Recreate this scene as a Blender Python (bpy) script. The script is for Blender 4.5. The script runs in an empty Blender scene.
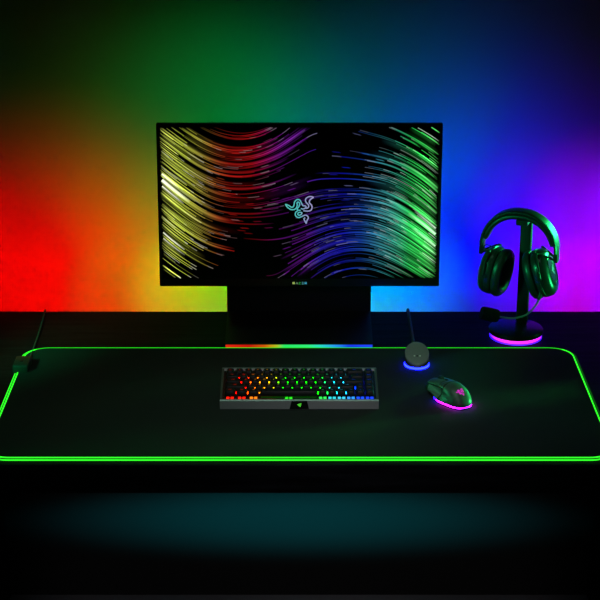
import bpy, bmesh, math, random
from mathutils import Vector, Matrix, Euler

random.seed(11)
S = bpy.context.scene
COL = S.collection
PI = math.pi
R = math.radians
Z0 = 0.74                      # height of the desk top above the floor


# ---------------------------------------------------------------- helpers
def srgb(r, g, b):
    out = []
    for c in (r, g, b):
        c /= 255.0
        out.append(c / 12.92 if c <= 0.04045 else ((c + 0.055) / 1.055) ** 2.4)
    return tuple(out)


def mat(name, col, rough=0.5, spec=0.5, metal=0.0, bump=0.0, scale=200.0, var=0.0, coat=0.0):
    m = bpy.data.materials.new(name)
    m.use_nodes = True
    nt = m.node_tree
    b = nt.nodes['Principled BSDF']
    b.inputs['Base Color'].default_value = (*col, 1)
    b.inputs['Roughness'].default_value = rough
    b.inputs['Specular IOR Level'].default_value = spec
    b.inputs['Metallic'].default_value = metal
    b.inputs['Coat Weight'].default_value = coat
    tc = nt.nodes.new('ShaderNodeTexCoord')
    nz = nt.nodes.new('ShaderNodeTexNoise')
    nz.inputs['Scale'].default_value = scale
    nz.inputs['Detail'].default_value = 4
    nt.links.new(tc.outputs['Object'], nz.inputs['Vector'])
    if bump:
        bp = nt.nodes.new('ShaderNodeBump')
        bp.inputs['Strength'].default_value = bump
        bp.inputs['Distance'].default_value = 0.001
        nt.links.new(nz.outputs['Fac'], bp.inputs['Height'])
        nt.links.new(bp.outputs['Normal'], b.inputs['Normal'])
    if var:
        mx = nt.nodes.new('ShaderNodeMix')
        mx.data_type = 'RGBA'
        mx.inputs['A'].default_value = (*[c * (1 - var) for c in col], 1)
        mx.inputs['B'].default_value = (*[min(1, c * (1 + var)) for c in col], 1)
        nt.links.new(nz.outputs['Fac'], mx.inputs['Factor'])
        nt.links.new(mx.outputs['Result'], b.inputs['Base Color'])
    return m


def glow(name, strength=1.0, source='vertex', additive=False):
    """A light-giving material: colour from the mesh's own colour layer, or the object's colour."""
    m = bpy.data.materials.new(name)
    m.use_nodes = True
    nt = m.node_tree
    nt.nodes.clear()
    out = nt.nodes.new('ShaderNodeOutputMaterial')
    em = nt.nodes.new('ShaderNodeEmission')
    em.inputs['Strength'].default_value = strength
    if source == 'vertex':
        a = nt.nodes.new('ShaderNodeAttribute')
        a.attribute_name = 'tint'
        nt.links.new(a.outputs['Color'], em.inputs['Color'])
    elif source == 'object':
        a = nt.nodes.new('ShaderNodeObjectInfo')
        nt.links.new(a.outputs['Color'], em.inputs['Color'])
    else:
        em.inputs['Color'].default_value = (*source, 1)
    if additive:
        tr = nt.nodes.new('ShaderNodeBsdfTransparent')
        ad = nt.nodes.new('ShaderNodeAddShader')
        nt.links.new(em.outputs[0], ad.inputs[0])
        nt.links.new(tr.outputs[0], ad.inputs[1])
        nt.links.new(ad.outputs[0], out.inputs['Surface'])
    else:
        nt.links.new(em.outputs[0], out.inputs['Surface'])
    return m


def obj(name, bm, m, parent=None, loc=(0, 0, 0), rot=(0, 0, 0), smooth=True, tint=None):
    bmesh.ops.recalc_face_normals(bm, faces=bm.faces)
    me = bpy.data.meshes.new(name)
    if smooth:
        for f in bm.faces:
            f.smooth = True
        for e in bm.edges:
            if len(e.link_faces) == 2 and e.calc_face_angle(0) > R(38):
                e.smooth = False
    bm.to_mesh(me)
    bm.free()
    if tint:
        at = me.color_attributes.new('tint', 'FLOAT_COLOR', 'POINT')
        for i, v in enumerate(me.vertices):
            at.data[i].color = (*tint(v.co), 1)
    if m:
        me.materials.append(m)
    o = bpy.data.objects.new(name, me)
    COL.objects.link(o)
    o.location = loc
    o.rotation_euler = rot
    if parent:
        o.parent = parent
    return o


def thing(name, label, cat, loc=(0, 0, 0), rz=0.0, group=None):
    o = bpy.data.objects.new(name, None)
    o.empty_display_size = 0.05
    COL.objects.link(o)
    o.location = loc
    o.rotation_euler = (0, 0, rz)
    o['label'] = label
    o['category'] = cat
    if group:
        o['group'] = group
    return o


def tag(o, label, cat, group=None):
    o['label'] = label
    o['category'] = cat
    if group:
        o['group'] = group
    return o


def box(bm, c, s, bev=0.0, seg=2, M=None):
    r = bmesh.ops.create_cube(bm, size=1.0)
    vs = r['verts']
    for v in vs:
        v.co = Vector((v.co.x * s[0] + c[0], v.co.y * s[1] + c[1], v.co.z * s[2] + c[2]))
    if bev:
        es = list({e for v in vs for e in v.link_edges})
        rb = bmesh.ops.bevel(bm, geom=es, offset=bev, segments=seg, profile=0.5, affect='EDGES')
        vs = list({v for f in rb['faces'] for v in f.verts} | {v for v in vs if v.is_valid})
    if M is not None:
        for v in vs:
            v.co = M @ v.co
    return bm


def loft(bm, rings, cap0=True, cap1=True, closed=False):
    """Skin a list of equal-length point rings."""
    vr = [[bm.verts.new(p) for p in ring] for ring in rings]
    n = len(vr[0])
    pairs = list(zip(vr, vr[1:])) + ([(vr[-1], vr[0])] if closed else [])
    for a, b in pairs:
        for i in range(n):
            j = (i + 1) % n
            bm.faces.new((a[i], a[j], b[j], b[i]))
    if not closed:
        if cap0:
            bm.faces.new(list(reversed(vr[0])))
        if cap1:
            bm.faces.new(vr[-1])
    return bm


def smooth_path(pts, n=8):
    """Catmull-Rom through the points."""
    P = [Vector(p) for p in pts]
    P = [P[0] * 2 - P[1]] + P + [P[-1] * 2 - P[-2]]
    out = []
    for i in range(1, len(P) - 2):
        a, b, c, d = P[i - 1:i + 3]
        for k in range(n):
            t = k / n
            out.append(0.5 * ((2 * b) + (c - a) * t + (2 * a - 5 * b + 4 * c - d) * t * t + (3 * b - a - 3 * c + d) * t ** 3))
    out.append(P[-2])
    return out


def tube(bm, pts, r, seg=10, closed=False, flat=1.0):
    P = [Vector(p) for p in pts]
    n = len(P)
    rings = []
    up = Vector((0, 0, 1))
    for i in range(n):
        a = P[(i - 1) % n] if closed or i > 0 else P[i]
        b = P[(i + 1) % n] if closed or i < n - 1 else P[i]
        t = (b - a).normalized()
        if abs(t.dot(up)) > 0.95:
            up2 = Vector((0, 1, 0))
        else:
            up2 = up
        s = t.cross(up2).normalized()
        u = s.cross(t).normalized()
        rr = r(i / (n - 1)) if callable(r) else r
        rings.append([P[i] + (s * math.cos(k * 2 * PI / seg) + u * math.sin(k * 2 * PI / seg) * flat) * rr for k in range(seg)])
    return loft(bm, rings, closed=closed)


def lathe(bm, prof, seg=48, c=(0, 0, 0), sx=1.0, sy=1.0, rim=lambda a: 1.0):
    rings = []
    for r, z in prof:
        rings.append([Vector((c[0] + r * sx * math.cos(k * 2 * PI / seg), c[1] + r * sy * math.sin(k * 2 * PI / seg), c[2] + z)) for k in range(seg)])
    return loft(bm, rings)


def rrect(hx, hy, r, n=8):
    pts = []
    for cx, cy, a0 in ((hx - r, hy - r, 0), (-hx + r, hy - r, 90), (-hx + r, -hy + r, 180), (hx - r, -hy + r, 270)):
        for k in range(n + 1):
            a = R(a0 + 90 * k / n)
            pts.append((cx + r * math.cos(a), cy + r * math.sin(a)))
    return pts


def prism(bm, pts, z0, z1, M=None, bev=0.0):
    """A 2-D outline pulled up from z0 to z1 with a softened top rim."""
    rings = [[Vector((x, y, z0)) for x, y in pts]]
    if bev:
        cx = sum(p[0] for p in pts) / len(pts)
        cy = sum(p[1] for p in pts) / len(pts)
        hx = max(abs(p[0] - cx) for p in pts)
        hy = max(abs(p[1] - cy) for p in pts)
        for k in range(4):
            a = R(30 * k)
            d = bev * (1 - math.cos(a))
            rings.append([Vector((cx + (x - cx) * (1 - d / hx), cy + (y - cy) * (1 - d / hy), z1 - bev + bev * math.sin(a))) for x, y in pts])
    else:
        rings.append([Vector((x, y, z1)) for x, y in pts])
    if M is not None:
        rings = [[M @ p for p in r] for r in rings]
    return loft(bm, rings)


def ramp(stops, x):
    """Piecewise-linear colour lookup."""
    if x <= stops[0][0]:
        return stops[0][1]
    for (a, ca), (b, cb) in zip(stops, stops[1:]):
        if x <= b:
            t = (x - a) / (b - a)
            return tuple(p + (q - p) * t for p, q in zip(ca, cb))
    return stops[-1][1]


def table(xs, ys, x):
    if x <= xs[0]:
        return ys[0]
    for a, b, p, q in zip(xs, xs[1:], ys, ys[1:]):
        if x <= b:
            return p + (q - p) * (x - a) / (b - a)
    return ys[-1]


# ---------------------------------------------------------------- materials
M_wall = mat('painted_wall', (0.8, 0.8, 0.8), 0.9, 0.1, bump=0.05, scale=60)
M_floor = mat('grey_floor', (0.52, 0.5, 0.54), 0.7, 0.2, bump=0.05, scale=30, var=0.08)
M_black = mat('black_plastic', (0.012, 0.012, 0.013), 0.42, 0.4, bump=0.08, scale=900)
M_black_gloss = mat('glossy_black_plastic', (0.008, 0.008, 0.009), 0.22, 0.5, scale=300)
M_dark = mat('matte_black_plastic', (0.006, 0.006, 0.007), 0.6, 0.25, scale=500)
M_case = mat('dark_grey_aluminium', (0.29, 0.265, 0.305), 0.42, 0.5, metal=0.2, bump=0.06, scale=1200)
M_key = mat('keycap_plastic', (0.006, 0.006, 0.007), 0.45, 0.25, bump=0.08, scale=1500)
M_cloth = mat('woven_black_cloth', (0.023, 0.0235, 0.023), 0.95, 0.1, bump=0.6, scale=1400, var=0.25)
M_rubber = mat('black_rubber', (0.02, 0.022, 0.022), 0.55, 0.3, bump=0.1, scale=800)
M_leather = mat('black_leatherette', (0.02, 0.021, 0.021), 0.36, 0.5, bump=0.25, scale=450)
M_cord = mat('braided_cord', (0.07, 0.08, 0.075), 0.7, 0.2, bump=0.4, scale=1200)
M_grip = mat('textured_grip', (0.11, 0.115, 0.115), 0.5, 0.4, bump=0.3, scale=900)
M_disc = mat('smooth_black_disc', (0.008, 0.008, 0.009), 0.3, 0.22, scale=300)
M_cup = mat('satin_black_cup', (0.022, 0.023, 0.023), 0.28, 0.6, bump=0.03, scale=900)
M_foam = mat('black_foam', (0.004, 0.004, 0.005), 0.95, 0.1, bump=1.0, scale=700)
M_mesh = mat('black_speaker_cloth', (0.005, 0.005, 0.005), 0.95, 0.1, bump=0.8, scale=900)
M_metal = mat('satin_steel', (0.42, 0.44, 0.46), 0.3, 0.5, metal=1.0, bump=0.03, scale=600)
M_pin = mat('bright_contact_metal', (0.9, 0.9, 0.85), 0.6, 0.5, metal=1.0, scale=600)
M_shell = mat('satin_black_shell', (0.05, 0.052, 0.052), 0.46, 0.7, bump=0.03, scale=900)
M_dock = mat('dock_top_plastic', (0.24, 0.243, 0.247), 0.42, 0.5, bump=0.05, scale=900)
M_screen = mat('screen_glass', (0.0015, 0.0015, 0.0018), 0.25, 0.2, scale=100)
M_bezel = mat('bezel_plastic', (0.006, 0.007, 0.007), 0.35, 0.4, scale=400)
M_stand = mat('stand_cloth', (0.006, 0.007, 0.007), 0.55, 0.3, bump=0.3, scale=900)

# desk top: black-stained wood, grain running along the desk
M_wood = bpy.data.materials.new('black_stained_wood')
M_wood.use_nodes = True
nt = M_wood.node_tree
b_ = nt.nodes['Principled BSDF']
tc = nt.nodes.new('ShaderNodeTexCoord')
mp = nt.nodes.new('ShaderNodeMapping')
mp.inputs['Scale'].default_value = (5, 70, 70)
nz = nt.nodes.new('ShaderNodeTexNoise')
nz.inputs['Scale'].default_value = 1.0
nz.inputs['Detail'].default_value = 8
nz.inputs['Roughness'].default_value = 0.65
cr = nt.nodes.new('ShaderNodeValToRGB')
cr.color_ramp.elements[0].position = 0.35
cr.color_ramp.elements[0].color = (0.003, 0.003, 0.004, 1)
cr.color_ramp.elements[1].position = 0.75
cr.color_ramp.elements[1].color = (0.016, 0.017, 0.023, 1)
bp = nt.nodes.new('ShaderNodeBump')
bp.inputs['Strength'].default_value = 0.3
bp.inputs['Distance'].default_value = 0.001
nt.links.new(tc.outputs['Object'], mp.inputs['Vector'])
nt.links.new(mp.outputs['Vector'], nz.inputs['Vector'])
nt.links.new(nz.outputs['Fac'], cr.inputs['Fac'])
nt.links.new(cr.outputs['Color'], b_.inputs['Base Color'])
nt.links.new(nz.outputs['Fac'], bp.inputs['Height'])
nt.links.new(bp.outputs['Normal'], b_.inputs['Normal'])
b_.inputs['Roughness'].default_value = 0.55
b_.inputs['Specular IOR Level'].default_value = 0.03

G_line = glow('lit_edge_fibre', 1.0)
G_base = glow('lit_base_ring', 1.0)
G_pic = glow('screen_picture_light', 1.0, additive=True)
G_mark = glow('lit_mark', 1.0)
G_leg = glow('lit_legend', 0.5, 'object')

# ---------------------------------------------------------------- the room
bm = bmesh.new()
box(bm, (0, 1.25, 1.3), (5.0, 0.1, 2.6))
o = obj('wall_back', bm, M_wall, smooth=False)
o['kind'] = 'structure'
bm = bmesh.new()
box(bm, (0, -0.9, -0.05), (5.0, 4.4, 0.1))
o = obj('floor', bm, M_floor, smooth=False)
o['kind'] = 'structure'

# ---------------------------------------------------------------- the desk
desk = thing('desk', 'wide black wooden desk carrying the monitor, keyboard and mouse mat', 'desk', (0, 0, 0))
bm = bmesh.new()
box(bm, (0, 0.373, Z0 - 0.03), (1.72, 0.812, 0.06), 0.002, 1)
obj('tabletop', bm, M_wood, desk)
for sx in (-1, 1):
    bm = bmesh.new()
    box(bm, (sx * 0.735, 0.395, (Z0 - 0.06) / 2), (0.04, 0.72, Z0 - 0.06), 0.002, 1)
    obj('side_panel', bm, M_dark, desk)
bm = bmesh.new()
box(bm, (0, 0.750, (Z0 - 0.06) / 2), (1.43, 0.02, Z0 - 0.06))
obj('rear_panel', bm, mat('panel_laminate', (0.007, 0.007, 0.007), 0.8, 0.05, scale=80, var=0.1), desk)

# ---------------------------------------------------------------- the mouse mat
MT = 0.004
mat_o = thing('mouse_mat', 'extra-wide black cloth mouse mat with a glowing green rim', 'mouse mat', (0, 0.266, Z0))
HX, HY, RC = 0.600, 0.275, 0.048
bm = bmesh.new()
prism(bm, rrect(HX - 0.001, HY - 0.001, RC, 12), 0, MT)
obj('cloth_surface', bm, M_cloth, mat_o, smooth=False)
GREEN = (0.030, 1.0, 0.022)
def loop(off, z, r, seg=8):
    bm = bmesh.new()
    out = []
    for cx, cy, a0 in ((HX - RC, HY - RC, 0), (-HX + RC, HY - RC, 90), (-HX + RC, -HY + RC, 180), (HX - RC, -HY + RC, 270)):
        for k in range(17):
            a = R(a0 + 90 * k / 16)
            out.append((cx + (RC + off) * math.cos(a), cy + (RC + off) * math.sin(a), z))
    pts = []
    for p, q in zip(out, out[1:] + out[:1]):        # long straights get extra points
        d = (Vector(q) - Vector(p)).length
        n = max(1, int(d / 0.06))
        for k in range(n):
            pts.append(Vector(p).lerp(Vector(q), k / n))
    return tube(bm, pts, r, seg, closed=True)
def mat_tint(co):
    return tuple(c * EDGE for c in GREEN)
EDGE = 0.9
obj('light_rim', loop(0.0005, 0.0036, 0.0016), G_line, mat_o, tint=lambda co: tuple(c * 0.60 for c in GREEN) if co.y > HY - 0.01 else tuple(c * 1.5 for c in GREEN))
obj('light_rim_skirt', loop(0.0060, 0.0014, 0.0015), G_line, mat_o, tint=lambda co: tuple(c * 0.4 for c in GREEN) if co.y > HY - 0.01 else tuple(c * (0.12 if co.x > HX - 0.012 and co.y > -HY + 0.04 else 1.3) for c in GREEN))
obj('rim_stitching', loop(0.0032, 0.0021, 0.0016, 6), M_rubber, mat_o)
bm = bmesh.new()
box(bm, (0, 0, 0.0105), (0.033, 0.056, 0.019), 0.003, 3)
cb = obj('control_box', bm, M_rubber, mat_o, (-0.5945, 0.163, 0.0005))
bm = bmesh.new()
box(bm, (0, -0.0015, 0.0202), (0.006, 0.012, 0.0016), 0.0006, 2)
obj('mode_button', bm, M_dark, cb)
bm = bmesh.new()
tube(bm, smooth_path([(-0.586, 0.180, 0.011), (-0.586, 0.2, 0.007), (-0.588, 0.26, 0.0025), (-0.590, 0.36, 0.0021), (-0.595, 0.47, 0.0021), (-0.597, 0.496, 0.003),
                      (-0.597, 0.508, 0.000), (-0.597, 0.511, -0.02), (-0.597, 0.512, -0.12), (-0.595, 0.513, -0.35)], 8), 0.0021, 8)
obj('cable', bm, M_cord, mat_o, (0, 0.009, 0))

# ---------------------------------------------------------------- the monitor
mon = thing('monitor', 'large flat black computer monitor showing curved rainbow light streaks', 'monitor', (0, 0.5835, Z0))
TILT = R(-4.3)
PW, PH = 0.3085, 0.363
# panel frame: x across, z up, y into the screen; origin at the bottom front edge
bm = bmesh.new()
box(bm, (0, 0.0085, PH / 2), (2 * PW, 0.017, PH), 0.0015, 2)
panel = obj('display_panel', bm, M_bezel, mon, (0.001, 0, 0.134), (TILT, 0, 0))
bm = bmesh.new()
box(bm, (0, 0.028, 0.17), (0.42, 0.026, 0.22), 0.010, 3)
obj('rear_housing', bm, M_dark, panel)
SX0, SX1, SZ0, SZ1 = -0.3025, 0.3025, 0.0175, 0.3565
bm = bmesh.new()
box(bm, (0, 0.0004, (SZ0 + SZ1) / 2), (SX1 - SX0, 0.0022, SZ1 - SZ0))
screen = obj('screen', bm, M_screen, panel, smooth=False)

# the picture on the screen: streaks of light following a wave (picture units 0..280 across, 0..151 down)
GX = [0, 35, 55, 75, 100, 125, 145, 165, 195, 220, 240, 279]
GY = [0, 38, 78, 112, 151]
SLOPE = [[.75, .62, .42, .12, -.32, -.80, -.72, .10, .28, .28, .45, .62],
         [.85, .62, .34, .04, -.28, -.50, -.45, .02, .10, .20, .42, .85],
         [.90, .66, .34, .06, -.14, -.24, -.25, -.20, -.02, .24, .50, .92],
         [.90, .60, .28, .10, .08, -.20, -.46, -.42, -.05, .32, .55, .82],
         [.75, .55, .42, .42, .45, -.80, -.90, -.68, -.10, .34, .50, .70]]
DENS = [[.80, .60, .34, .30, .36, .50, .25, .02, .04, .12, .35, .50],
        [1.0, .90, .60, .48, .40, .28, .05, .05, .30, .36, .50, .80],
        [1.0, .90, .50, .32, .30, .26, .30, .45, .60, .70, .80, 1.0],
        [.90, .70, .26, .09, .07, .16, .35, .60, .70, .80, .90, 1.0],
        [.60, .22, .00, .02, .02, .30, .50, .40, .30, .32, .55, .90]]
def grid(T, x, y):
    x = min(max(x, 0), 278.9)
    y = min(max(y, 0), 150.9)
    i = max(k for k in range(len(GX) - 1) if GX[k] <= x)
    j = max(k for k in range(len(GY) - 1) if GY[k] <= y)
    u = (x - GX[i]) / (GX[i + 1] - GX[i])
    v = (y - GY[j]) / (GY[j + 1] - GY[j])
    return (T[j][i] * (1 - u) + T[j][i + 1] * u) * (1 - v) + (T[j + 1][i] * (1 - u) + T[j + 1][i + 1] * u) * v
HUE = [(0, srgb(214, 226, 96)), (22, srgb(178, 192, 62)), (44, srgb(160, 140, 54)), (58, srgb(190, 84, 40)), (70, srgb(200, 34, 26)), (92, srgb(205, 22, 30)),
       (104, srgb(180, 24, 90)), (122, srgb(140, 34, 170)), (146, srgb(130, 36, 190)), (160, srgb(60, 46, 205)), (184, srgb(30, 34, 215)), (202, srgb(34, 84, 205)),
       (222, srgb(64, 158, 172)), (238, srgb(56, 165, 130)), (251, srgb(40, 180, 80)), (265, srgb(60, 225, 90)), (280, srgb(110, 245, 120))]
pic = bmesh.new()
lay = pic.verts.layers.float_color.new('tint')
def to_panel(x, y, d):
    return Vector((SX0 + (SX1 - SX0) * x / 280.0, -0.0009 - d, SZ1 - (SZ1 - SZ0) * y / 151.0))
def streak(x, y, l0, l1, w, gain, tip, white=0.0, depth=0.0):
    """One streak through (x, y): l0 units back, l1 units on, half width w; tip in -1/0/1 names the pale end."""
    def walk(sgn, L):
        pts = []
        px, py, s = x, y, 0.0
        while s < L:
            m_ = grid(SLOPE, px, py)
            h = 2.5 / math.hypot(1, m_)
            px += sgn * h
            py += sgn * h * m_
            s += 2.5
            if not (0.3 < px < 279.6 and 0.3 < py < 150.6) or grid(DENS, px, py) < 0.075:
                break
            pts.append((px, py))
        return pts
    P = list(reversed(walk(-1, l0))) + [(x, y)] + walk(1, l1)
    if len(P) < 3:
        return
    n = len(P)
    prev = None
    pale = rnd.random() < 0.5
    for i, (px, py) in enumerate(P):
        a = P[max(0, i - 1)]
        b = P[min(n - 1, i + 1)]
        tx, ty = b[0] - a[0], b[1] - a[1]
        L = math.hypot(tx, ty) or 1
        nx, ny = -ty / L, tx / L
        t = i / (n - 1)
        f = min(1, 4 * t, 4 * (1 - t)) if tip == 0 else min(1, (2.5 * t if tip > 0 else 2.5 * (1 - t)) + 0.15)
        c = ramp(HUE, px)
        k = white
        if pale and (tip > 0 and t > 0.88 or tip < 0 and t < 0.12):
            k = max(k, 0.6)
        edge = max(0.0, 1 - px / 70.0, 1 - (279 - px) / 80.0)
        g = gain * f * (0.50 + 0.95 * edge ** 1.5)
        grey = sum(c) / 3 * 1.2 + 0.15
        c = tuple((q * (1 - k) + grey * k) * g for q in c)
        row = []
        for s_, cc in ((-1, 0.0), (0, 1.0), (1, 0.0)):
            vx, vy = px + nx * w * s_, py + ny * w * s_
            vx = min(max(vx, 0), 280)
            vy = min(max(vy, 0), 151)
            v = pic.verts.new(to_panel(vx, vy, depth))
            v[lay] = (*[q * cc for q in c], 1)
            row.append(v)
        if prev:
            for q in (0, 1):
                pic.faces.new((prev[q], prev[q + 1], row[q + 1], row[q]))
        prev = row
rnd = random.Random(5)
made = 0
while made < 520:
    x, y = rnd.uniform(0, 280), rnd.uniform(0, 151)
    d = grid(DENS, x, y)
    if rnd.random() > d * d * 1.1:
        continue
    made += 1
    kind = rnd.random()
    left = x < 140
    near = max(0, 1 - x / 80.0, 1 - (280 - x) / 80.0)
    if kind < 0.10:
        streak(x, y, rnd.uniform(15, 50), rnd.uniform(15, 50), rnd.uniform(2.5, 5.0), 0.10 * rnd.uniform(0.5, 1.3), 0, depth=made * 4e-7)
    elif kind < 0.88:
        L = rnd.uniform(14, 105) * (0.8 if near > 0.5 else 1.0)
        t = rnd.uniform(0.3, 0.7)
        streak(x, y, L * t, L * (1 - t), rnd.choice((0.38, 0.42, 0.5, 0.7)), rnd.uniform(0.2, 1.0) ** 1.2 * 1.25, 1 if left else -1, depth=made * 4e-7)
    else:
        L = rnd.uniform(4, 16)
        streak(x, y, L, L, rnd.choice((0.4, 0.45, 0.6)), rnd.uniform(0.35, 1.0) * (0.5 + 0.5 * near), 1 if left else -1, white=0.75 * min(1, near * 1.6 + 0.25), depth=made * 4e-7)
# the bright bundles that run off both edges, and the long arcs
for x, y, l0, l1, w, g in ((3, 46, 30, 60, 2.2, .9), (3, 54, 30, 85, 2.6, 1.3), (3, 66, 20, 70, 1.4, .8), (3, 30, 30, 90, 1.2, .6), (3, 12, 10, 130, 1.1, .6), (2, 84, 10, 90, 1.3, .7), (2, 78, 10, 60, 1.2, .8),
                           (70, 36, 60, 70, 1.5, .9), (72, 44, 40, 60, 1.1, .7), (80, 60, 40, 60, 1.0, .5), (75, 85, 50, 50, 1.0, .55), (72, 120, 50, 45, 1.0, .5), (80, 20, 40, 50, .8, .5), (75, 95, 45, 40, .8, .5),
                           (277, 104, 60, 5, 2.6, 1.3), (277, 96, 70, 5, 1.6, 1.0), (277, 116, 60, 5, 2.4, 1.0), (277, 76, 50, 5, 1.2, .7), (277, 126, 60, 5, 1.4, .8), (277, 60, 90, 5, 1.2, .6), (277, 136, 60, 5, 1.2, .7),
                           (195, 104, 80, 90, 1.3, .9), (195, 112, 80, 80, 1.5, 1.0), (195, 122, 70, 70, 1.2, .9), (195, 96, 70, 80, 1.0, .7), (195, 66, 60, 70, 1.0, .6), (195, 46, 40, 70, .9, .5), (195, 132, 50, 50, 1.0, .6),
                           (195, 78, 60, 60, 1.0, .6), (195, 86, 60, 60, .9, .5), (128, 14, 60, 30, .9, 1.1), (122, 16, 60, 30, .9, 1.0), (134, 10, 50, 20, .8, 1.0), (118, 22, 60, 40, .7, .8), (124, 26, 50, 30, .7, .7), (110, 34, 40, 30, .7, .7), (140, 6, 20, 14, .8, .6)):
    made += 1
    streak(x, y, l0, l1, w, g, 0, depth=made * 4e-7)
for x, y, l0, l1, w, g in ((2, 46, 3, 22, 1.6, 1.1), (2, 52, 3, 34, 2.2, 1.6), (2, 58, 3, 26, 1.2, 1.1), (278, 106, 34, 3, 1.8, 1.2), (278, 100, 26, 3, 1.2, 1.0), (278, 118, 30, 3, 1.4, 0.9), (2, 104, 3, 24, 0.9, 0.8), (2, 110, 3, 26, 0.9, 0.7)):
    made += 1
    streak(x, y, l0, l1, w, g, 1 if x > 140 else -1, white=0.7, depth=made * 4e-7)
for _ in range(60):                                  # sparks of dust between the streaks
    x, y = rnd.uniform(60, 235), rnd.uniform(6, 146)
    made += 1
    streak(x, y, 2.6, 2.6, 0.6, rnd.uniform(0.3, 0.9), 0, white=rnd.choice((0, 0, 0.5)), depth=made * 4e-7)
obj('screen_picture', pic, G_pic, screen, smooth=False)


def ribbon(bm, pts, w, P, lay=None, col=None, lift=None):
    """Flat stroke of half width w along 2-D points, laid on the surface P(u, v)."""
    n = len(pts)
    prev = None
    for i, (px, py) in enumerate(pts):
        a = pts[max(0, i - 1)]
        b = pts[min(n - 1, i + 1)]
        tx, ty = b[0] - a[0], b[1] - a[1]
        L = math.hypot(tx, ty) or 1
        nx, ny = -ty / L, tx / L
        row = [bm.verts.new(P(px + nx * w * s_, py + ny * w * s_)) for s_ in (-1, 1)]
        if lay is not None:
            c = col(px, py) if callable(col) else col
            for v in row:
                v[lay] = (*c, 1)
        if prev:
            bm.faces.new((prev[0], prev[1], row[1], row[0]))
        prev = row


# three-headed snake emblem, drawn in a 600-unit square, as outline strokes
SNAKES = [
    [(85, 205), (130, 222), (165, 245), (188, 236), (200, 205), (206, 172), (238, 143), (272, 150), (292, 185), (312, 222), (345, 228), (352, 250), (318, 268), (286, 262)],
    [(85, 205), (108, 240), (150, 272), (196, 276), (226, 256), (240, 215), (236, 190), (250, 176), (268, 190), (266, 226), (242, 262), (244, 282), (282, 286)],
    [(452, 113), (420, 104), (384, 108), (352, 130), (346, 160), (362, 190), (386, 216), (382, 248), (352, 262)],
    [(452, 113), (414, 138), (396, 166), (400, 192), (426, 220), (430, 258), (412, 288), (370, 296), (318, 292)],
    [(244, 292), (220, 312), (214, 342), (228, 370), (262, 382), (302, 366), (345, 350), (374, 364), (382, 390), (366, 422), (355, 462)],
    [(355, 462), (338, 428), (326, 398), (342, 384)],
    [(282, 312), (256, 316), (246, 336), (262, 352), (292, 338), (300, 318), (282, 312)],
]
def emblem(bm, P, w, lay=None, col=None):
    for s_ in SNAKES:
        pts = [(p.x, p.y) for p in smooth_path([(a - 265, 280 - b, 0) for a, b in s_], 5)]
        ribbon(bm, pts, w, P, lay, col)

bm = bmesh.new()
lay = bm.verts.layers.float_color.new('tint')
u_ = 0.00202 / 12.0
emblem(bm, lambda x, y: Vector((-0.0005 + x * u_, -0.0018, 0.1735 + y * u_)), 7.5, lay,
       lambda x, y: tuple(q * 0.9 for q in ramp([(-180, srgb(90, 200, 190)), (0, srgb(80, 195, 195)), (60, srgb(140, 160, 200)), (190, srgb(170, 160, 215))], x)))
obj('screen_emblem', bm, G_mark, screen, smooth=False)
# lettering on the chin: R, A without a bar, Z, E of three bars, R
LET = [[[(0, 0), (0, 10), (7, 10), (7, 5), (1, 5)], [(3, 5), (7, 0)]], [[(0, 0), (4, 10), (8, 0)]], [[(0, 10), (7, 10), (0, 0), (7, 0)]],
       [[(0, 10), (7, 10)], [(0, 5), (7, 5)], [(0, 0), (7, 0)]], [[(0, 0), (0, 10), (7, 10), (7, 5), (1, 5)], [(3, 5), (7, 0)]]]
bm = bmesh.new()
lay = bm.verts.layers.float_color.new('tint')
for i, (g_, c) in enumerate(zip(LET, ((190, 215, 110), (130, 170, 130), (50, 170, 70), (80, 160, 165), (70, 175, 205)))):
    for s_ in g_:
        ribbon(bm, s_, 1.1, lambda x, y, i=i: Vector((-0.0145 + i * 0.0066 + x * 0.00052, -0.0002, 0.0048 + y * 0.00046)), lay, srgb(*c))
obj('brand_lettering', bm, G_mark, panel, smooth=False)

# neck and base of the stand
bm = bmesh.new()
box(bm, (0, 0.1735, 0.168), (0.334, 0.017, 0.332), 0.003, 2)
obj('stand_neck', bm, M_stand, mon)
bm = bmesh.new()
box(bm, (0, 0.112, 0.205), (0.09, 0.112, 0.07), 0.006, 2)
obj('hinge_arm', bm, M_dark, mon)
bm = bmesh.new()
pts = [(-0.164, -0.034), (0.164, -0.034), (0.167, 0.182), (-0.167, 0.182)]
prism(bm, pts, 0.0, 0.0125)
base_o = obj('stand_base', bm, M_stand, mon, smooth=False)
bm = bmesh.new()
bmesh.ops.create_grid(bm, x_segments=60, y_segments=1, size=0.5)
for v in bm.verts:
    v.co = Vector((v.co.x * 0.326, -0.0346, 0.0052 + v.co.y * 0.0072))
STRIP = [(-0.163, srgb(225, 40, 15)), (-0.11, srgb(190, 20, 8)), (-0.075, srgb(205, 90, 10)), (-0.05, srgb(180, 190, 30)), (-0.035, srgb(40, 235, 100)), (0.02, srgb(50, 240, 120)),
         (0.045, srgb(40, 220, 190)), (0.08, srgb(40, 150, 235)), (0.11, srgb(20, 60, 225)), (0.163, srgb(35, 70, 245))]
obj('light_strip', bm, G_base, base_o, smooth=False, tint=lambda co: ramp(STRIP, co.x))

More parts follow.
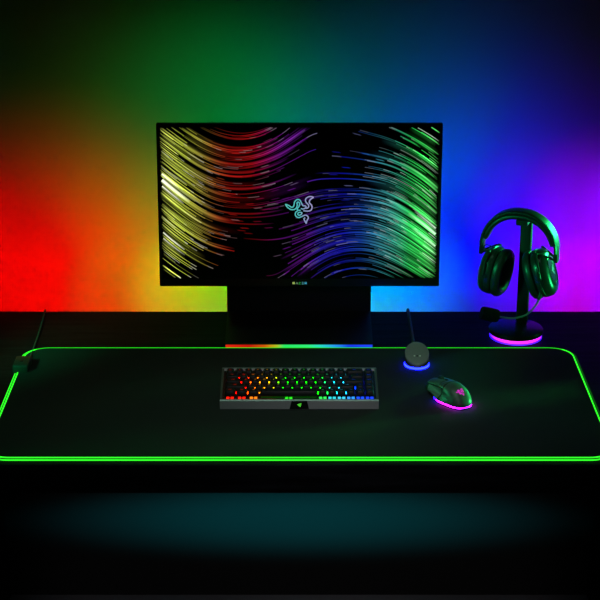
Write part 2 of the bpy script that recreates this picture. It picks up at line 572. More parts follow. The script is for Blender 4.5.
# ---------------------------------------------------------------- the keyboard
kb = thing('keyboard', 'compact dark grey keyboard with rainbow-lit keys on the mouse mat', 'keyboard', (0.0006, 0.2085, Z0 + MT))
KW = 0.3216
def sheet(prof, hx, hx_top=None):
    bm = bmesh.new()
    rings = []
    for x in (-hx, hx):
        rings.append([Vector((x, y, z)) for y, z in prof])
    return loft(bm, rings)
SL = 0.0160 / 0.105
def plate_z(y):
    return 0.0195 + (y - 0.012) * SL
bm = sheet([(0.0, 0.002), (0.001, 0.0195), (0.003, 0.0212), (0.0072, 0.0212), (0.0085, 0.0188), (0.119, plate_z(0.119) - 0.0008), (0.1205, 0.0395), (0.127, 0.0395), (0.1285, 0.037), (0.1275, 0.010)], KW / 2)
bmesh.ops.bevel(bm, geom=[e for e in bm.edges if abs(e.verts[0].co.x) > 0.1607 and abs(e.verts[1].co.x) > 0.1607 and abs(e.verts[0].co.x - e.verts[1].co.x) < 0.01], offset=0.0008, segments=2, affect='EDGES')
case = obj('case', bm, M_case, kb)
for sx in (-1, 1):
    bm = sheet([(0.007, 0.0190), (0.007, 0.0225), (0.1205, 0.0405), (0.1205, 0.034)], 0.0022)
    obj('side_rail', bm, M_shell, kb, (sx * 0.1585, 0, 0))
bm = bmesh.new()
box(bm, (0, 0, 0), (0.3135, 0.111, 0.0012), M=Matrix.Translation((0, 0.0645, plate_z(0.0645) - 0.0004)) @ Matrix.Rotation(math.atan(SL), 4, 'X'))
obj('switch_plate', bm, M_black_gloss, kb)
def foot_block():
    m_ = bmesh.new()
    return box(m_, (0, 0, 0.006), (0.026, 0.010, 0.012), 0.002, 2)
for px, py in ((-0.14, 0.012), (0.14, 0.012), (-0.14, 0.115), (0.14, 0.115)):
    bm = bmesh.new()
    prism(bm, rrect(0.011, 0.004, 0.003, 4), 0.0, 0.0025)
    obj('rubber_foot', bm, M_rubber, kb, (px, py, 0), smooth=False) if py < 0.05 else obj('folding_foot', foot_block(), M_black, kb, (px, py, 0))
KEYHUE = [(-0.16, srgb(255, 30, 14)), (-0.108, srgb(255, 36, 16)), (-0.098, srgb(255, 120, 24)), (-0.085, srgb(255, 160, 30)), (-0.06, srgb(245, 190, 40)), (-0.045, srgb(190, 220, 40)),
          (-0.034, srgb(50, 235, 40)), (0.04, srgb(50, 240, 40)), (0.056, srgb(60, 225, 120)), (0.066, srgb(50, 205, 215)), (0.095, srgb(70, 205, 245)), (0.112, srgb(30, 90, 255)), (0.16, srgb(30, 50, 255))]
ROWS = [
    [('Esc', 1)] + [(c, 1) for c in '1234567890-='] + [('Back', 2), ('Del', 1)],
    [('Tab', 1.5)] + [(c, 1) for c in 'QWERTYUIOP[]'] + [('\\', 1.5), ('PgUp', 1)],
    [('Caps', 1.75)] + [(c, 1) for c in "ASDFGHJKL;'"] + [('Enter', 2.25), ('PgDn', 1)],
    [('Shift', 2.25)] + [(c, 1) for c in 'ZXCVBNM,./'] + [('Shift', 1.75), ('^', 1), ('Ins', 1)],
    [('Ctrl', 1.25), ('Win', 1.25), ('Alt', 1.25), ('', 6.25), ('Alt', 1), ('Fn', 1), ('Ctrl', 1), ('<', 1), ('v', 1), ('>', 1)],
]
U = 0.01905
leds = bmesh.new()
led_lay = leds.verts.layers.float_color.new('tint')
def led(x0, x1, y0, y1, c):
    vs = []
    for x, y in ((x0, y0), (x1, y0), (x1, y1), (x0, y1)):
        v = leds.verts.new((x, y, plate_z(y) + 0.0006))
        v[led_lay] = (*c, 1)
        vs.append(v)
    leds.faces.new(vs)
KEY_H = 0.0088
capmesh = {}
glyphs = {}
ang = math.atan(SL)
for r, row in enumerate(ROWS):
    yc = 0.0125 + U / 2 + (4 - r) * U
    x = -8 * U
    for ch, w in row:
        xc = x + w * U / 2
        x += w * U
        if w not in capmesh:
            bm = bmesh.new()
            hw = w * U / 2
            rings = []
            for z, ins, rr in ((0, 0.0010, 0.0012), (0.001, 0.0010, 0.0012), (0.0076, 0.0030, 0.002), (KEY_H, 0.0038, 0.002)):
                rings.append([Vector((a, b + (0.0005 if z > 0.005 else 0), z)) for a, b in rrect(hw - ins, U / 2 - ins, rr, 3)])
            loft(bm, rings)
            k = obj('keycap', bm, M_key, kb)
            capmesh[w] = k.data
        else:
            k = bpy.data.objects.new('keycap', capmesh[w])
            COL.objects.link(k)
            k.parent = kb
        k.location = (xc, yc, plate_z(yc) + 0.0060)
        k.rotation_euler = (ang, 0, 0)
        c = ramp(KEYHUE, xc)
        if ch:
            cu = bpy.data.curves.new('legend', 'FONT')
            cu.body = ch
            cu.size = 0.0062 if len(ch) == 1 else 0.0036
            cu.align_x = 'CENTER'
            cu.align_y = 'CENTER'
            cu.materials.append(G_leg)
            if ch not in glyphs:
                t_ = bpy.data.objects.new('legend', cu)
                COL.objects.link(t_)
                bpy.context.view_layer.update()
                me = bpy.data.meshes.new_from_object(t_)
                bpy.data.objects.remove(t_)
                me.name = 'legend'
                me.materials.clear()
                me.materials.append(G_leg)
                glyphs[ch] = me
            l = bpy.data.objects.new('legend', glyphs[ch])
            COL.objects.link(l)
            l.parent = k
            l.location = (0, 0.001, KEY_H + 0.00015)
            l.color = (*c, 1)
        y0 = yc - U / 2
        for dx in (-0.0045, 0.0045):
            led(xc + dx - 0.0030, xc + dx + 0.0030, y0 - 0.0025, y0 + 0.0062, [q * 1.5 for q in c] if r == 4 else [9.0 * q ** 1.7 for q in c])
        led(xc - 0.0075, xc + 0.0075, y0 + 0.0001, y0 + 0.0035, [(0.6 if r == 4 else 5.0) * q ** 1.4 for q in c])
        if w >= 2:
            led(xc - w * U / 2 + 0.003, xc + w * U / 2 - 0.003, y0 + 0.0035, y0 + 0.006, [q * 0.08 for q in c])
obj('key_backlight', leds, G_base, kb, smooth=False)
# badge in the middle of the front face
bm = bmesh.new()
loft(bm, [[Vector((a, y, b)) for a, b in ((-0.020, 0.0025), (0.020, 0.0025), (0.0155, 0.0198), (-0.0155, 0.0198))] for y in (0.0012, -0.0005)])
badge = obj('front_badge', bm, M_black_gloss, kb, smooth=False)
bm = bmesh.new()
lay = bm.verts.layers.float_color.new('tint')
emblem(bm, lambda x, y: Vector((x * 2.3e-5, -0.0008, 0.0112 + y * 2.3e-5)), 11, lay, srgb(90, 240, 60))
obj('badge_emblem', bm, G_mark, badge, smooth=False)

# ---------------------------------------------------------------- the mouse
MR = R(27)
mouse = thing('computer_mouse', 'black ergonomic computer mouse with a magenta glow around its foot', 'mouse', (0.3105, 0.2610, Z0 + MT), MR)
mouse.scale = (0.95, 0.93, 0.97)
MY = [-0.0640, -0.0615, -0.056, -0.046, -0.030, -0.010, 0.010, 0.030, 0.048, 0.058, 0.0625]
MWD = [0.0055, 0.0138, 0.0205, 0.0255, 0.0290, 0.0295, 0.0280, 0.0275, 0.0282, 0.0280, 0.0268]
MHT = [0.012, 0.0170, 0.0235, 0.0320, 0.0395, 0.0425, 0.0405, 0.0360, 0.0318, 0.0295, 0.0280]
def spl(ys, y):
    i = max(0, min(len(MY) - 2, max([k for k in range(len(MY)) if MY[k] <= y] or [0])))
    p = [ys[max(0, i - 1)], ys[i], ys[i + 1], ys[min(len(ys) - 1, i + 2)]]
    t = (y - MY[i]) / (MY[i + 1] - MY[i])
    return 0.5 * (2 * p[1] + (p[2] - p[0]) * t + (2 * p[0] - 5 * p[1] + 4 * p[2] - p[3]) * t * t + (3 * p[1] - p[0] - 3 * p[2] + p[3]) * t ** 3)
def shell(y, a, e=0.0):
    """Mouse skin at length y and angle a (0 left foot, pi right foot); e moves it outward."""
    W, H = spl(MWD, y) + e, spl(MHT, y) + e
    ca, sa = math.cos(a), math.sin(a)
    n = 2.0 / 2.5
    x = -W * math.copysign(abs(ca) ** n, ca)
    z = 0.0062 + (H - 0.0062) * abs(sa) ** n
    mid = math.exp(-((y - 0.002) / 0.028) ** 2)
    if x < 0:
        x -= 0.0080 * mid * math.exp(-((z - 0.0075) / 0.007) ** 2)
        x += 0.0030 * mid * math.exp(-((z - 0.020) / 0.007) ** 2)
    return Vector((x, y, z))
def patch(y0, y1, a0, a1, e=0.0, th=0.0022, ny=20, na=16, border=None):
    bm = bmesh.new()
    def pt(i, j, e_):
        y = y0 + (y1 - y0) * i / ny
        lo, hi = (a0(y) if callable(a0) else a0), (a1(y) if callable(a1) else a1)
        return shell(y, lo + (hi - lo) * j / na, e_)
    def rim(i, j):
        return -0.0005 if i in (0, ny) or j in (0, na) else 0.0
    A = [[bm.verts.new(pt(i, j, e + rim(i, j))) for j in range(na + 1)] for i in range(ny + 1)]
    B = [[bm.verts.new(pt(i, j, e - th)) for j in range(na + 1)] for i in range(ny + 1)]
    for i in range(ny):
        for j in range(na):
            bm.faces.new((A[i][j], A[i][j + 1], A[i + 1][j + 1], A[i + 1][j]))
            bm.faces.new((B[i][j], B[i + 1][j], B[i + 1][j + 1], B[i][j + 1]))
    for i in range(ny):
        bm.faces.new((A[i][0], A[i + 1][0], B[i + 1][0], B[i][0]))
        bm.faces.new((A[i][na], B[i][na], B[i + 1][na], A[i + 1][na]))
    for j in range(na):
        bm.faces.new((A[0][j], B[0][j], B[0][j + 1], A[0][j + 1]))
        bm.faces.new((A[ny][j], A[ny][j + 1], B[ny][j + 1], B[ny][j]))
    return bm
bm = bmesh.new()
ys = [-0.0636 + 0.1256 * k / 40 for k in range(41)]
loft(bm, [[shell(y, 0.02 + (PI - 0.04) * j / 24, -0.0028 * math.sin(PI * (j + 2) / 28)) for j in range(25)] for y in ys])
body = obj('body', bm, M_dark, mouse)
SEAM = 0.27 * PI
obj('palm_shell', patch(-0.0638, -0.0060, 0.05, PI - 0.05, 0.0, ny=28, na=34), M_shell, mouse)
obj('top_cover', patch(-0.0012, 0.012, 0.225 * PI, 0.72 * PI, 0.0, ny=8, na=16), M_shell, mouse)
obj('left_button', patch(0.0135, 0.0624, 0.225 * PI, 0.485 * PI, 0.0004), M_shell, mouse)
obj('right_button', patch(0.0135, 0.0615, 0.515 * PI, 0.74 * PI, 0.0004), M_shell, mouse)
obj('thumb_grip', patch(-0.0012, 0.050, 0.05, 0.19 * PI, 0.0), M_grip, mouse)
obj('finger_grip', patch(-0.0025, 0.058, 0.75 * PI, PI - 0.03, 0.0), M_grip, mouse)
for y0, y1 in ((-0.001, 0.0165), (0.018, 0.036)):
    obj('side_button', patch(y0, y1, 0.19 * PI, 0.222 * PI, 0.0014, 0.003, 8, 6), M_black_gloss, mouse)
bm = bmesh.new()
M_ = Matrix.Translation((0, 0.040, 0.0285)) @ Matrix.Rotation(PI / 2, 4, 'Y')
loft(bm, [[M_ @ Vector((r * (1 - (0.04 if k % 2 else 0)) * math.cos(k * 2 * PI / 48), r * (1 - (0.04 if k % 2 else 0)) * math.sin(k * 2 * PI / 48), z)) for k in range(48)]
          for r, z in ((0.0105, -0.0038), (0.0118, -0.0028), (0.0122, 0), (0.0118, 0.0028), (0.0105, 0.0038))])
obj('scroll_wheel', bm, M_rubber, mouse)
bm = bmesh.new()
box(bm, (0, 0.017, spl(MHT, 0.017) - 0.0002), (0.0062, 0.008, 0.0022), 0.0008, 2)
obj('mode_button', bm, M_black_gloss, mouse)
# skirt light: a band round the back of the foot, from the thumb rest to the right flank
def foot_loop(z, e, y1=0.016):
    pts = []
    for k in range(61):
        y = y1 - (y1 + 0.0625) * k / 60
        p = shell(y, 0.02, e)
        pts.append((p.x, y, z))
    for k in range(61):
        y = -0.0625 + (y1 + 0.0625) * k / 60
        p = shell(y, PI - 0.02, e)
        pts.append((p.x, y, z))
    return pts
bm = bmesh.new()
L4 = [foot_loop(0.0043, -0.0014), foot_loop(0.0061, -0.0006), foot_loop(0.0061, -0.0030), foot_loop(0.0043, -0.0040)]
loft(bm, [[Vector(l[k]) for l in L4] for k in range(len(L4[0]))])
MGLOW = [(-0.064, (9.0, 0.05, 26.0)), (-0.05, (16.0, 0.1, 22.0)), (-0.02, (16.0, 0.1, 18.0)), (-0.006, (6.0, 0.05, 26.0)), (0.004, (0.4, 0.05, 24.0)), (0.02, (0.05, 0.06, 20.0))]
obj('foot_light', bm, G_base, mouse, smooth=False, tint=lambda co: ramp(MGLOW, co.y))
bm = bmesh.new()
loft(bm, [[Vector((p[0] * 0.96, p[1] * 0.97, z)) for p in foot_loop(z, -0.004, 0.056)] for z in (0.0, 0.0062)])
obj('base_plate', bm, M_dark, mouse)
bm = bmesh.new()
lay = bm.verts.layers.float_color.new('tint')
emblem(bm, lambda x, y: shell(-0.043 + y * 4.4e-5, PI / 2 - 0.08 + x * 4.4e-5 / 0.030, 0.0003), 9, lay, srgb(245, 50, 225))
obj('palm_emblem', bm, G_mark, mouse, smooth=False)

# ---------------------------------------------------------------- the mouse dock
dock = thing('mouse_charging_dock', 'small round slant-topped charging dock with a blue glowing foot', 'charging dock', (0.2540, 0.4440, Z0 + MT))
DR = 0.0262
bm = bmesh.new()
rings = []
def circle(r, z, n=48, tilt=0.0, lift=0.0, sy=1.0):
    return [Vector((r * math.cos(k * 2 * PI / n), r * 1.06 * math.sin(k * 2 * PI / n), z + lift + tilt * r * math.sin(k * 2 * PI / n))) for k in range(n)]
rings = [circle(DR * 0.96, 0.0048), circle(DR, 0.0062), circle(DR, 0.0085, tilt=0.05), circle(DR * 0.97, 0.0235, tilt=0.58), circle(DR * 0.93, 0.0240, tilt=0.58)]
loft(bm, rings)
obj('body', bm, M_shell, dock)
bm = bmesh.new()
rings = [circle(DR * 0.9, 0.0225, tilt=0.60), circle(DR * 0.98, 0.0240, tilt=0.60), circle(DR * 1.0, 0.0262, tilt=0.60), circle(DR * 0.97, 0.0278, tilt=0.60), circle(DR * 0.91, 0.0284, tilt=0.60)]
loft(bm, rings)
top = obj('slanted_top', bm, M_dock, dock)
for dx in (-0.0060, 0.0060):
    bm = bmesh.new()
    lathe(bm, [(0.0019, -0.001), (0.0019, 0.0006), (0.0011, 0.0011)], 16)
    obj('charging_pin', bm, M_pin, top, (dx, -0.0075, 0.0284 - 0.0045 + 0.0003), (math.atan(0.60), 0, 0))
bm = bmesh.new()
box(bm, (0, 0, 0), (0.003, 0.003, 0.0012), 0.0004, 1)
obj('locating_stud', bm, M_dark, top, (0, -0.0075, 0.0284 - 0.0045 + 0.0003), (math.atan(0.60), 0, 0))
bm = bmesh.new()
loft(bm, [circle(DR * 0.99, 0.0012), circle(DR * 1.04, 0.0012), circle(DR * 1.04, 0.0036), circle(DR * 0.97, 0.0050)])
obj('foot_light', bm, G_base, dock, tint=lambda co: (0.10, 0.20, 36.0))
bm = bmesh.new()
lathe(bm, [(DR * 0.9, 0), (DR * 0.95, 0.0014)], 40)
obj('rubber_foot', bm, M_rubber, dock)
bm = bmesh.new()
tube(bm, smooth_path([(0, 0.018, 0.012), (0.0, 0.034, 0.012), (0.0005, 0.06, 0.0045), (0.0015, 0.12, -0.0008), (0.0022, 0.22, -0.0008), (0.0022, 0.316, -0.0003),
                      (0.0022, 0.333, -0.001), (0.0022, 0.341, -0.012), (0.002, 0.342, -0.1), (0.002, 0.343, -0.3)], 8), 0.0035, 10)
obj('cable', bm, M_cord, dock)

# ---------------------------------------------------------------- headset stand
YAW = R(-22)
st = thing('headset_stand', 'black upright headset stand on a round base glowing magenta underneath', 'headset stand', (0.4895, 0.6210, Z0), YAW)
BR = 0.0610
bm = bmesh.new()
lathe(bm, [(BR * 0.97, 0.0110), (BR, 0.0122), (BR, 0.0185), (BR * 0.985, 0.0212), (BR * 0.955, 0.0222)], 72)
base = obj('base', bm, M_disc, st)
bm = bmesh.new()
lathe(bm, [(BR * 0.945, 0.0010), (BR * 0.965, 0.0012), (BR * 0.965, 0.0045), (BR * 0.965, 0.0070), (BR * 0.965, 0.0111), (BR * 0.93, 0.0113)], 72)
SGLOW = [(-1, (0.15, 0.02, 3.0)), (-0.85, (1.2, 0.03, 3.0)), (-0.5, (3.0, 0.06, 2.4)), (0.5, (3.0, 0.05, 2.6)), (0.85, (1.4, 0.03, 3.0)), (1, (0.15, 0.02, 3.0))]
def s_tint(co):
    x = co.x * math.cos(YAW) - co.y * math.sin(YAW)
    c = ramp(SGLOW, x / (BR * 0.965))
    return c if co.z > 0.0055 else (c[0] * 0.08, c[1] * 0.5, c[2])  # lower ring tinted blue, standing in for its spill on the desk
obj('base_light', bm, G_base, st, tint=s_tint)
bm = bmesh.new()
lathe(bm, [(BR * 0.85, 0), (BR * 0.87, 0.0012)], 48)
obj('rubber_foot', bm, M_rubber, st)
bm = bmesh.new()
box(bm, (0.0015, 0.047, 0.0215 + 0.1225), (0.0255, 0.012, 0.245), 0.0015, 2)
obj('pole', bm, M_dark, st)
bm = bmesh.new()
box(bm, (0.0015, 0.0275, 0.2655), (0.0255, 0.051, 0.006), 0.0015, 2)
box(bm, (0.0015, 0.0005, 0.2690), (0.0255, 0.004, 0.013), 0.001, 1)
obj('cradle', bm, M_black, st)

# ---------------------------------------------------------------- headset
hs = thing('headset', 'black over-ear gaming headset with foam-tipped boom microphone on the stand', 'headset', (0.4935, 0.6310, Z0), YAW)
def arc(hw, z0, h, t):
    a = PI * t
    return Vector((-0.004 - hw * math.copysign(abs(math.cos(a)) ** 0.92, math.cos(a)), 0, z0 + h * math.sin(a) ** 0.95 if math.sin(a) > 0 else z0))
HB_Y = 0.012
def band(hw, z0, h, wid, th, t0, t1, n=48, m=12):
    bm = bmesh.new()
    rings = []
    for i in range(n + 1):
        t = t0 + (t1 - t0) * i / n
        p = arc(hw, z0, h, t)
        q = arc(hw, z0, h, t + 0.001) - arc(hw, z0, h, t - 0.001)
        q = q.normalized()
        out = Vector((-q.z, 0, q.x))
        s = min(1, 8 * (t - t0) / (t1 - t0) + 0.72, 8 * (t1 - t) / (t1 - t0) + 0.72)
        ring = []
        for k in range(m * 2):
            a = k * PI / m
            cx, cy = math.cos(a), math.sin(a)
            ring.append(p + out * (th / 2 * math.copysign(abs(cx) ** 0.6, cx)) * s + Vector((0, wid / 2 * math.copysign(abs(cy) ** 0.6, cy) * (0.7 + 0.3 * s), 0)))
        rings.append(ring)
    return loft(bm, rings)
hb = obj('headband', band(0.0855, 0.200, 0.0920, 0.037, 0.0085, 0.02, 0.98), M_leather, hs)
obj('headband_cushion', band(0.0785, 0.202, 0.0800, 0.032, 0.0130, 0.08, 0.92), M_leather, hs)
def oval(ry, rz, n=40, p=2.3):
    out = []
    for k in range(n):
        a = k * 2 * PI / n
        c, s = math.cos(a), math.sin(a)
        out.append((ry * math.copysign(abs(c) ** (2 / p), c), rz * math.copysign(abs(s) ** (2 / p), s)))
    return out
for sx, tilt, cx, cz, turn in ((-1, R(8), -0.0535, 0.1465, R(-8)), (1, R(-20), 0.0455, 0.1535, R(2))):
    # each ear cup: local x outward from the head, oval in y/z
    Mx = Matrix.Translation((cx, 0, cz)) @ Matrix.Rotation(tilt, 4, 'Y') @ Matrix.Rotation(turn, 4, 'Z') @ Matrix.Diagonal((sx, 1, 1, 1))
    def rings(prof, ry=0.0470, rz=0.0555):
        return [[Mx @ Vector((d, y, z)) for y, z in oval(ry * s, rz * s)] for s, d in prof]
    bm = bmesh.new()
    loft(bm, rings([(0.93, -0.003), (0.98, 0.001), (0.99, 0.008), (0.955, 0.009), (0.955, 0.011), (0.98, 0.012), (0.955, 0.019), (0.86, 0.0265), (0.72, 0.030), (0.66, 0.0305), (0.64, 0.0292), (0.2, 0.0292)]))
    cup = obj('ear_cup', bm, M_cup, hs)
    bm = bmesh.new()
    prof = [(0.88, -0.004), (0.97, -0.007), (1.0, -0.013), (0.97, -0.020), (0.88, -0.0245), (0.76, -0.0250), (0.66, -0.021), (0.63, -0.014), (0.63, -0.004)]
    loft(bm, rings(prof), closed=True)
    obj('ear_cushion', bm, M_leather, cup)
    bm = bmesh.new()
    loft(bm, rings([(0.66, -0.0055), (0.66, -0.0035)]))
    obj('ear_lining', bm, M_mesh, cup)
    bm = bmesh.new()
    loft(bm, rings([(0.62, 0.0285), (0.62, 0.0305), (0.56, 0.0312), (0.54, 0.0300)]))
    disc = obj('ear_plate', bm, M_black_gloss, cup)
    bm = bmesh.new()
    uu = 6.2e-5
    emblem(bm, lambda x, y: Mx @ Vector((0.0314, sx * -x * uu * 0.9 * -1, y * uu)), 16)
    obj('ear_emblem', bm, M_metal, disc, smooth=False)
    # yoke: a fork from the end of the band down both sides of the cup
    end = Vector((sx * 0.0850 - 0.004, 0, 0.207))
    bm = bmesh.new()
    box(bm, (0, 0, 0), (0.0085, 0.022, 0.040), 0.002, 2, M=Matrix.Translation((end.x - sx * 0.0004, 0, end.z - 0.002)) @ Matrix.Rotation(sx * R(-3), 4, 'Y'))
    yk = obj('yoke', bm, M_black, hs)
    bm = bmesh.new()
    for sy in (-1, 1):
        P = [(end.x, sy * 0.006, end.z - 0.018)]
        for d, y, z in ((0.016, sy * 0.026, 0.0515), (0.014, sy * 0.041, 0.034), (0.012, sy * 0.0478, 0.006), (0.009, sy * 0.0465, -0.004)):
            P.append(Mx @ Vector((d, y, z)))
        tube(bm, smooth_path(P, 6), 0.0026, 8)
    obj('yoke_fork', bm, M_black, yk)
    for sy in (-1, 1):
        p = Mx @ Vector((0.009, sy * 0.0455, -0.002))
        bm = bmesh.new()
        tube(bm, [p - Vector((0, sy * 0.002, 0)), p + Vector((0, sy * 0.004, 0))], 0.0048, 16)
        obj('pivot_cap', bm, M_black, yk)
    # slim wire from band to cup
    bm = bmesh.new()
    P = [Vector((end.x - sx * 0.003, -0.010, end.z - 0.014)), Vector((end.x - sx * 0.012, -0.013, end.z + 0.002)), Mx @ Vector((0.006, -0.018, 0.058)), Mx @ Vector((0.004, -0.018, 0.050))]
    tube(bm, smooth_path(P, 6), 0.0012, 8)
    obj('cup_wire', bm, M_rubber, hs)
inv = Matrix.Rotation(-YAW, 3, 'Z')
def loc_h(x, y, z):
    return inv @ (Vector((x, y, z)) - Vector((0.4935, 0.6310, 0)))
bm = bmesh.new()
MP = [loc_h(*p) for p in ((0.5350, 0.582, 0.122), (0.5320, 0.578, 0.108), (0.5255, 0.573, 0.0955), (0.5155, 0.569, 0.0835), (0.5040, 0.566, 0.0740), (0.4880, 0.562, 0.0690), (0.4710, 0.559, 0.0675), (0.4540, 0.557, 0.0700), (0.4374, 0.555, 0.0735))]
tube(bm, smooth_path(MP, 6), lambda t: 0.0021, 10)
bo = obj('microphone_boom', bm, mat('grey_flexible_arm', (0.2, 0.2, 0.2), 0.4, 0.5, bump=0.2, scale=900), hs)
bm = bmesh.new()
tube(bm, [MP[0] + (MP[0] - MP[1]).normalized() * 0.008, MP[0], MP[1], MP[1].lerp(MP[2], 0.3)], lambda t: 0.0048 - 0.0014 * t, 14)
obj('boom_socket', bm, M_black, bo)
bm = bmesh.new()
c0 = loc_h(0.4205, 0.553, 0.0790)
ax = (loc_h(0.4374, 0.555, 0.0745) - c0).normalized()
tube(bm, [c0 + ax * d for d in (-0.0205, -0.0195, -0.016, -0.010, 0.0, 0.010, 0.016, 0.0195, 0.0205)], lambda t: table([0, .05, .12, .25, .5, .75, .88, .95, 1], [0.004, 0.0095, 0.0130, 0.0145, 0.0150, 0.0145, 0.0130, 0.0095, 0.004], t), 28)
obj('microphone_foam', bm, M_foam, bo)

# ---------------------------------------------------------------- light
K_WASH = 49.3
def lamp(name, kind, loc, aim, power, col, **kw):
    L = bpy.data.lights.new(name, kind)
    L.energy = power
    L.color = col
    for k, v in kw.items():
        setattr(L, k, v)
    o = bpy.data.objects.new(name, L)
    COL.objects.link(o)
    o.location = loc
    d = Vector(aim) - Vector(loc)
    o.rotation_euler = d.to_track_quat('-Z', 'Y').to_euler()
    return o
# a strip of small coloured wall washers fixed behind the desk, and a few behind the monitor
WASH = [  # x, y, z, aim x, aim z, half angle, rgb
    (-0.90, 0.80, -0.06, -0.90, -0.10, 25, (0.0119, 0.0000, 0.0000)),
    (-0.90, 0.80, -0.06, -0.90, 0.10, 25, (0.0554, 0.0000, 0.0000)),
    (-0.75, 0.80, -0.06, -0.75, -0.10, 25, (0.0158, 0.0000, 0.0000)),
    (-0.75, 0.80, -0.06, -0.75, 0.10, 25, (0.0034, 0.0000, 0.0000)),
    (-0.60, 0.80, -0.06, -0.60, -0.10, 60, (0.1194, 0.0000, 0.0000)),
    (-0.60, 0.80, -0.06, -0.60, 0.10, 25, (0.0018, 0.0000, 0.0000)),
    (-0.60, 0.80, -0.06, -0.60, 0.35, 25, (0.0018, 0.0020, 0.0000)),
    (-0.45, 0.80, -0.06, -0.45, -0.10, 25, (0.0040, 0.0112, 0.0004)),
    (-0.45, 0.80, -0.06, -0.45, -0.10, 40, (0.0190, 0.0002, 0.0000)),
    (-0.45, 0.80, -0.06, -0.45, 0.10, 25, (0.0115, 0.0038, 0.0000)),
    (-0.45, 0.80, -0.06, -0.45, 0.35, 25, (0.0024, 0.0000, 0.0000)),
    (-0.45, 0.80, -0.06, -0.45, 0.35, 40, (0.0000, 0.0021, 0.0000)),
    (-0.30, 0.80, -0.06, -0.30, -0.10, 25, (0.0273, 0.0315, 0.0009)),
    (-0.30, 0.80, -0.06, -0.30, 0.10, 25, (0.0000, 0.0176, 0.0006)),
    (-0.30, 0.80, -0.06, -0.30, 0.10, 40, (0.0001, 0.0121, 0.0000)),
    (-0.15, 0.80, -0.06, -0.15, -0.10, 40, (0.0000, 0.0615, 0.0000)),
    (-0.15, 0.80, -0.06, -0.15, -0.10, 60, (0.0000, 0.0025, 0.0000)),
    (-0.15, 0.80, -0.06, -0.15, 0.35, 25, (0.0000, 0.0112, 0.0011)),
    (-0.00, 0.80, -0.06, -0.00, 0.10, 40, (0.0000, 0.0138, 0.0000)),
    (-0.00, 0.80, -0.06, -0.00, 0.35, 25, (0.0000, 0.0105, 0.0000)),
    (0.15, 0.80, -0.06, 0.15, -0.10, 25, (0.0000, 0.0037, 0.0226)),
    (0.15, 0.80, -0.06, 0.15, -0.10, 40, (0.0000, 0.0688, 0.0480)),
    (0.15, 0.80, -0.06, 0.15, 0.10, 40, (0.0000, 0.0073, 0.0535)),
    (0.30, 0.80, -0.06, 0.30, -0.10, 25, (0.0000, 0.0000, 0.0905)),
    (0.30, 0.80, -0.06, 0.30, -0.10, 60, (0.0000, 0.0000, 0.0196)),
    (0.30, 0.80, -0.06, 0.30, 0.35, 25, (0.0000, 0.0093, 0.0185)),
    (0.30, 0.80, -0.06, 0.30, 0.35, 40, (0.0000, 0.0029, 0.0077)),
    (0.45, 0.80, -0.06, 0.45, -0.10, 25, (0.0000, 0.0006, 0.0340)),
    (0.45, 0.80, -0.06, 0.45, 0.10, 40, (0.0000, 0.0000, 0.1152)),
    (0.45, 0.80, -0.06, 0.45, 0.35, 25, (0.0000, 0.0021, 0.0289)),
    (0.60, 0.80, -0.06, 0.60, -0.10, 25, (0.0066, 0.0000, 0.0882)),
    (0.60, 0.80, -0.06, 0.60, 0.10, 25, (0.0068, 0.0000, 0.0262)),
    (0.60, 0.80, -0.06, 0.60, 0.10, 40, (0.0000, 0.0000, 0.0633)),
    (0.75, 0.80, -0.06, 0.75, -0.10, 25, (0.0618, 0.0000, 0.0726)),
    (0.75, 0.80, -0.06, 0.75, -0.10, 40, (0.0117, 0.0000, 0.0000)),
    (0.75, 0.80, -0.06, 0.75, 0.10, 25, (0.0284, 0.0000, 0.0681)),
    (0.75, 0.80, -0.06, 0.75, 0.10, 40, (0.0029, 0.0000, 0.0129)),
    (0.75, 0.80, -0.06, 0.75, 0.35, 40, (0.0023, 0.0000, 0.0000)),
    (0.90, 0.80, -0.06, 0.90, -0.10, 25, (0.0000, 0.0000, 0.1858)),
    (0.90, 0.80, -0.06, 0.90, 0.10, 25, (0.0412, 0.0000, 0.1882)),
    (0.90, 0.80, -0.06, 0.90, 0.35, 25, (0.0000, 0.0000, 0.0047)),
    (-0.20, 0.70, 0.40, -0.30, 0.35, 40, (0.0000, 0.0105, 0.0007)),
    (-0.10, 0.70, 0.40, -0.15, 0.35, 40, (0.0000, 0.0125, 0.0020)),
    (0.00, 0.70, 0.40, 0.00, 0.35, 40, (0.0000, 0.0005, 0.0023)),
    (0.10, 0.70, 0.40, 0.15, 0.35, 40, (0.0000, 0.0046, 0.0055)),
]

for x, y, z, ax_, az, half, c in WASH:
    m = max(c)
    lamp('wall_washer', 'SPOT', (x, y, z + Z0), (ax_, 1.2, az + Z0), m * K_WASH, tuple(q / m for q in c), spot_size=R(2 * half), spot_blend=1.0, shadow_soft_size=0.008)
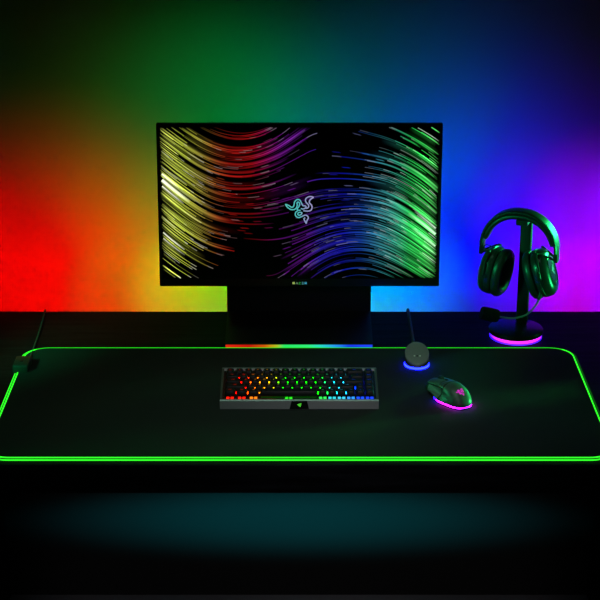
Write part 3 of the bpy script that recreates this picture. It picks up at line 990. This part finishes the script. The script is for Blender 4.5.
# unseen lamps: one soft above the desk, green spots added per object, an added low fill, a teal lamp under the desk lip
lamp('ceiling_softbox', 'AREA', (0.0, -0.10, Z0 + 1.35), (0.0, 0.12, Z0), 0.6, (0.45, 1.0, 0.65), shape='RECTANGLE', size=1.1, size_y=0.4, spread=R(50))
lamp('front_spot', 'SPOT', (0.1, -1.6, Z0 + 1.0), (0.08, 0.27, Z0 + 0.01), 25.0, (1.0, 0.96, 1.0), spot_size=R(16), spot_blend=0.6, shadow_soft_size=0.22)  # added to brighten the keyboard front, dock and mouse
lamp('green_accent_right', 'SPOT', (1.02, 1.02, Z0 + 0.32), (0.53, 0.62, Z0 + 0.24), 60.0, (0.02, 1.0, 0.22), spot_size=R(26), spot_blend=0.6, shadow_soft_size=0.10)
lamp('green_accent_cup', 'SPOT', (1.10, 0.56, Z0 + 0.10), (0.52, 0.62, Z0 + 0.20), 40.0, (0.02, 1.0, 0.22), spot_size=R(24), spot_blend=0.6, shadow_soft_size=0.10)
lamp('green_accent_left', 'SPOT', (-0.80, -0.40, Z0 + 0.55), (0.48, 0.60, Z0 + 0.20), 100.0, (0.02, 1.0, 0.30), spot_size=R(9), spot_blend=0.6, shadow_soft_size=0.14)
lamp('green_accent_low', 'SPOT', (0.98, 0.44, Z0 + 0.075), (0.345, 0.238, Z0 + 0.034), 110.0, (0.05, 1.0, 0.22), spot_size=R(7.5), spot_blend=0.8, shadow_soft_size=0.055)
lamp('green_accent_side', 'SPOT', (-0.62, 0.50, Z0 + 0.28), (0.28, 0.26, Z0 + 0.02), 32.0, (0.02, 1.0, 0.35), spot_size=R(8), spot_blend=0.8, shadow_soft_size=0.09)
lamp('green_accent_corner', 'SPOT', (-1.15, -0.25, Z0 + 0.55), (-0.60, 0.52, Z0), 80.0, (0.02, 1.0, 0.32), spot_size=R(15), spot_blend=1.0, shadow_soft_size=0.09)
lamp('floor_fill', 'SPOT', (0.0, -2.6, 0.30), (0.0, 0.7, 0.0), 45.0, (1.0, 0.97, 1.0), spot_size=R(26), spot_blend=0.6, shadow_soft_size=0.05)  # added low fill that lifts the floor beneath the desk
u = lamp("under_desk_lamp", "SPOT", (0.0, 0.02, Z0 - 0.075), (0.0, 0.755, Z0 - 0.535), 125.0, (0.0, 0.85, 1.0), spot_size=R(86), spot_blend=1.0, shadow_soft_size=0.02)
u.scale = (1.0, 0.125, 1.0)

w = bpy.data.worlds.new('dark_room')
w.use_nodes = True
w.node_tree.nodes['Background'].inputs['Color'].default_value = (0.0, 0.0, 0.0, 1)
S.world = w

# ---------------------------------------------------------------- camera
cd = bpy.data.cameras.new('camera')
cam = bpy.data.objects.new('camera', cd)
COL.objects.link(cam)
cam.location = (0, -2.809, Z0 + 1.37)
cam.rotation_euler = (PI / 2 - R(20.5), 0, 0)
cd.sensor_fit = 'HORIZONTAL'
cd.sensor_width = 36
cd.lens = 1633.0 * 36 / 600
cd.shift_x = 1.0 / 600
cd.clip_start = 0.05
S.camera = cam
S.view_settings.view_transform = 'Standard'
S.view_settings.look = 'None'
S.view_settings.exposure = 0.0
S.view_settings.gamma = 1.0
S.view_settings.use_curve_mapping = False
S.cycles.use_denoising = True
S.cycles.transparent_max_bounces = 160
S.cycles.sample_clamp_indirect = 4.0
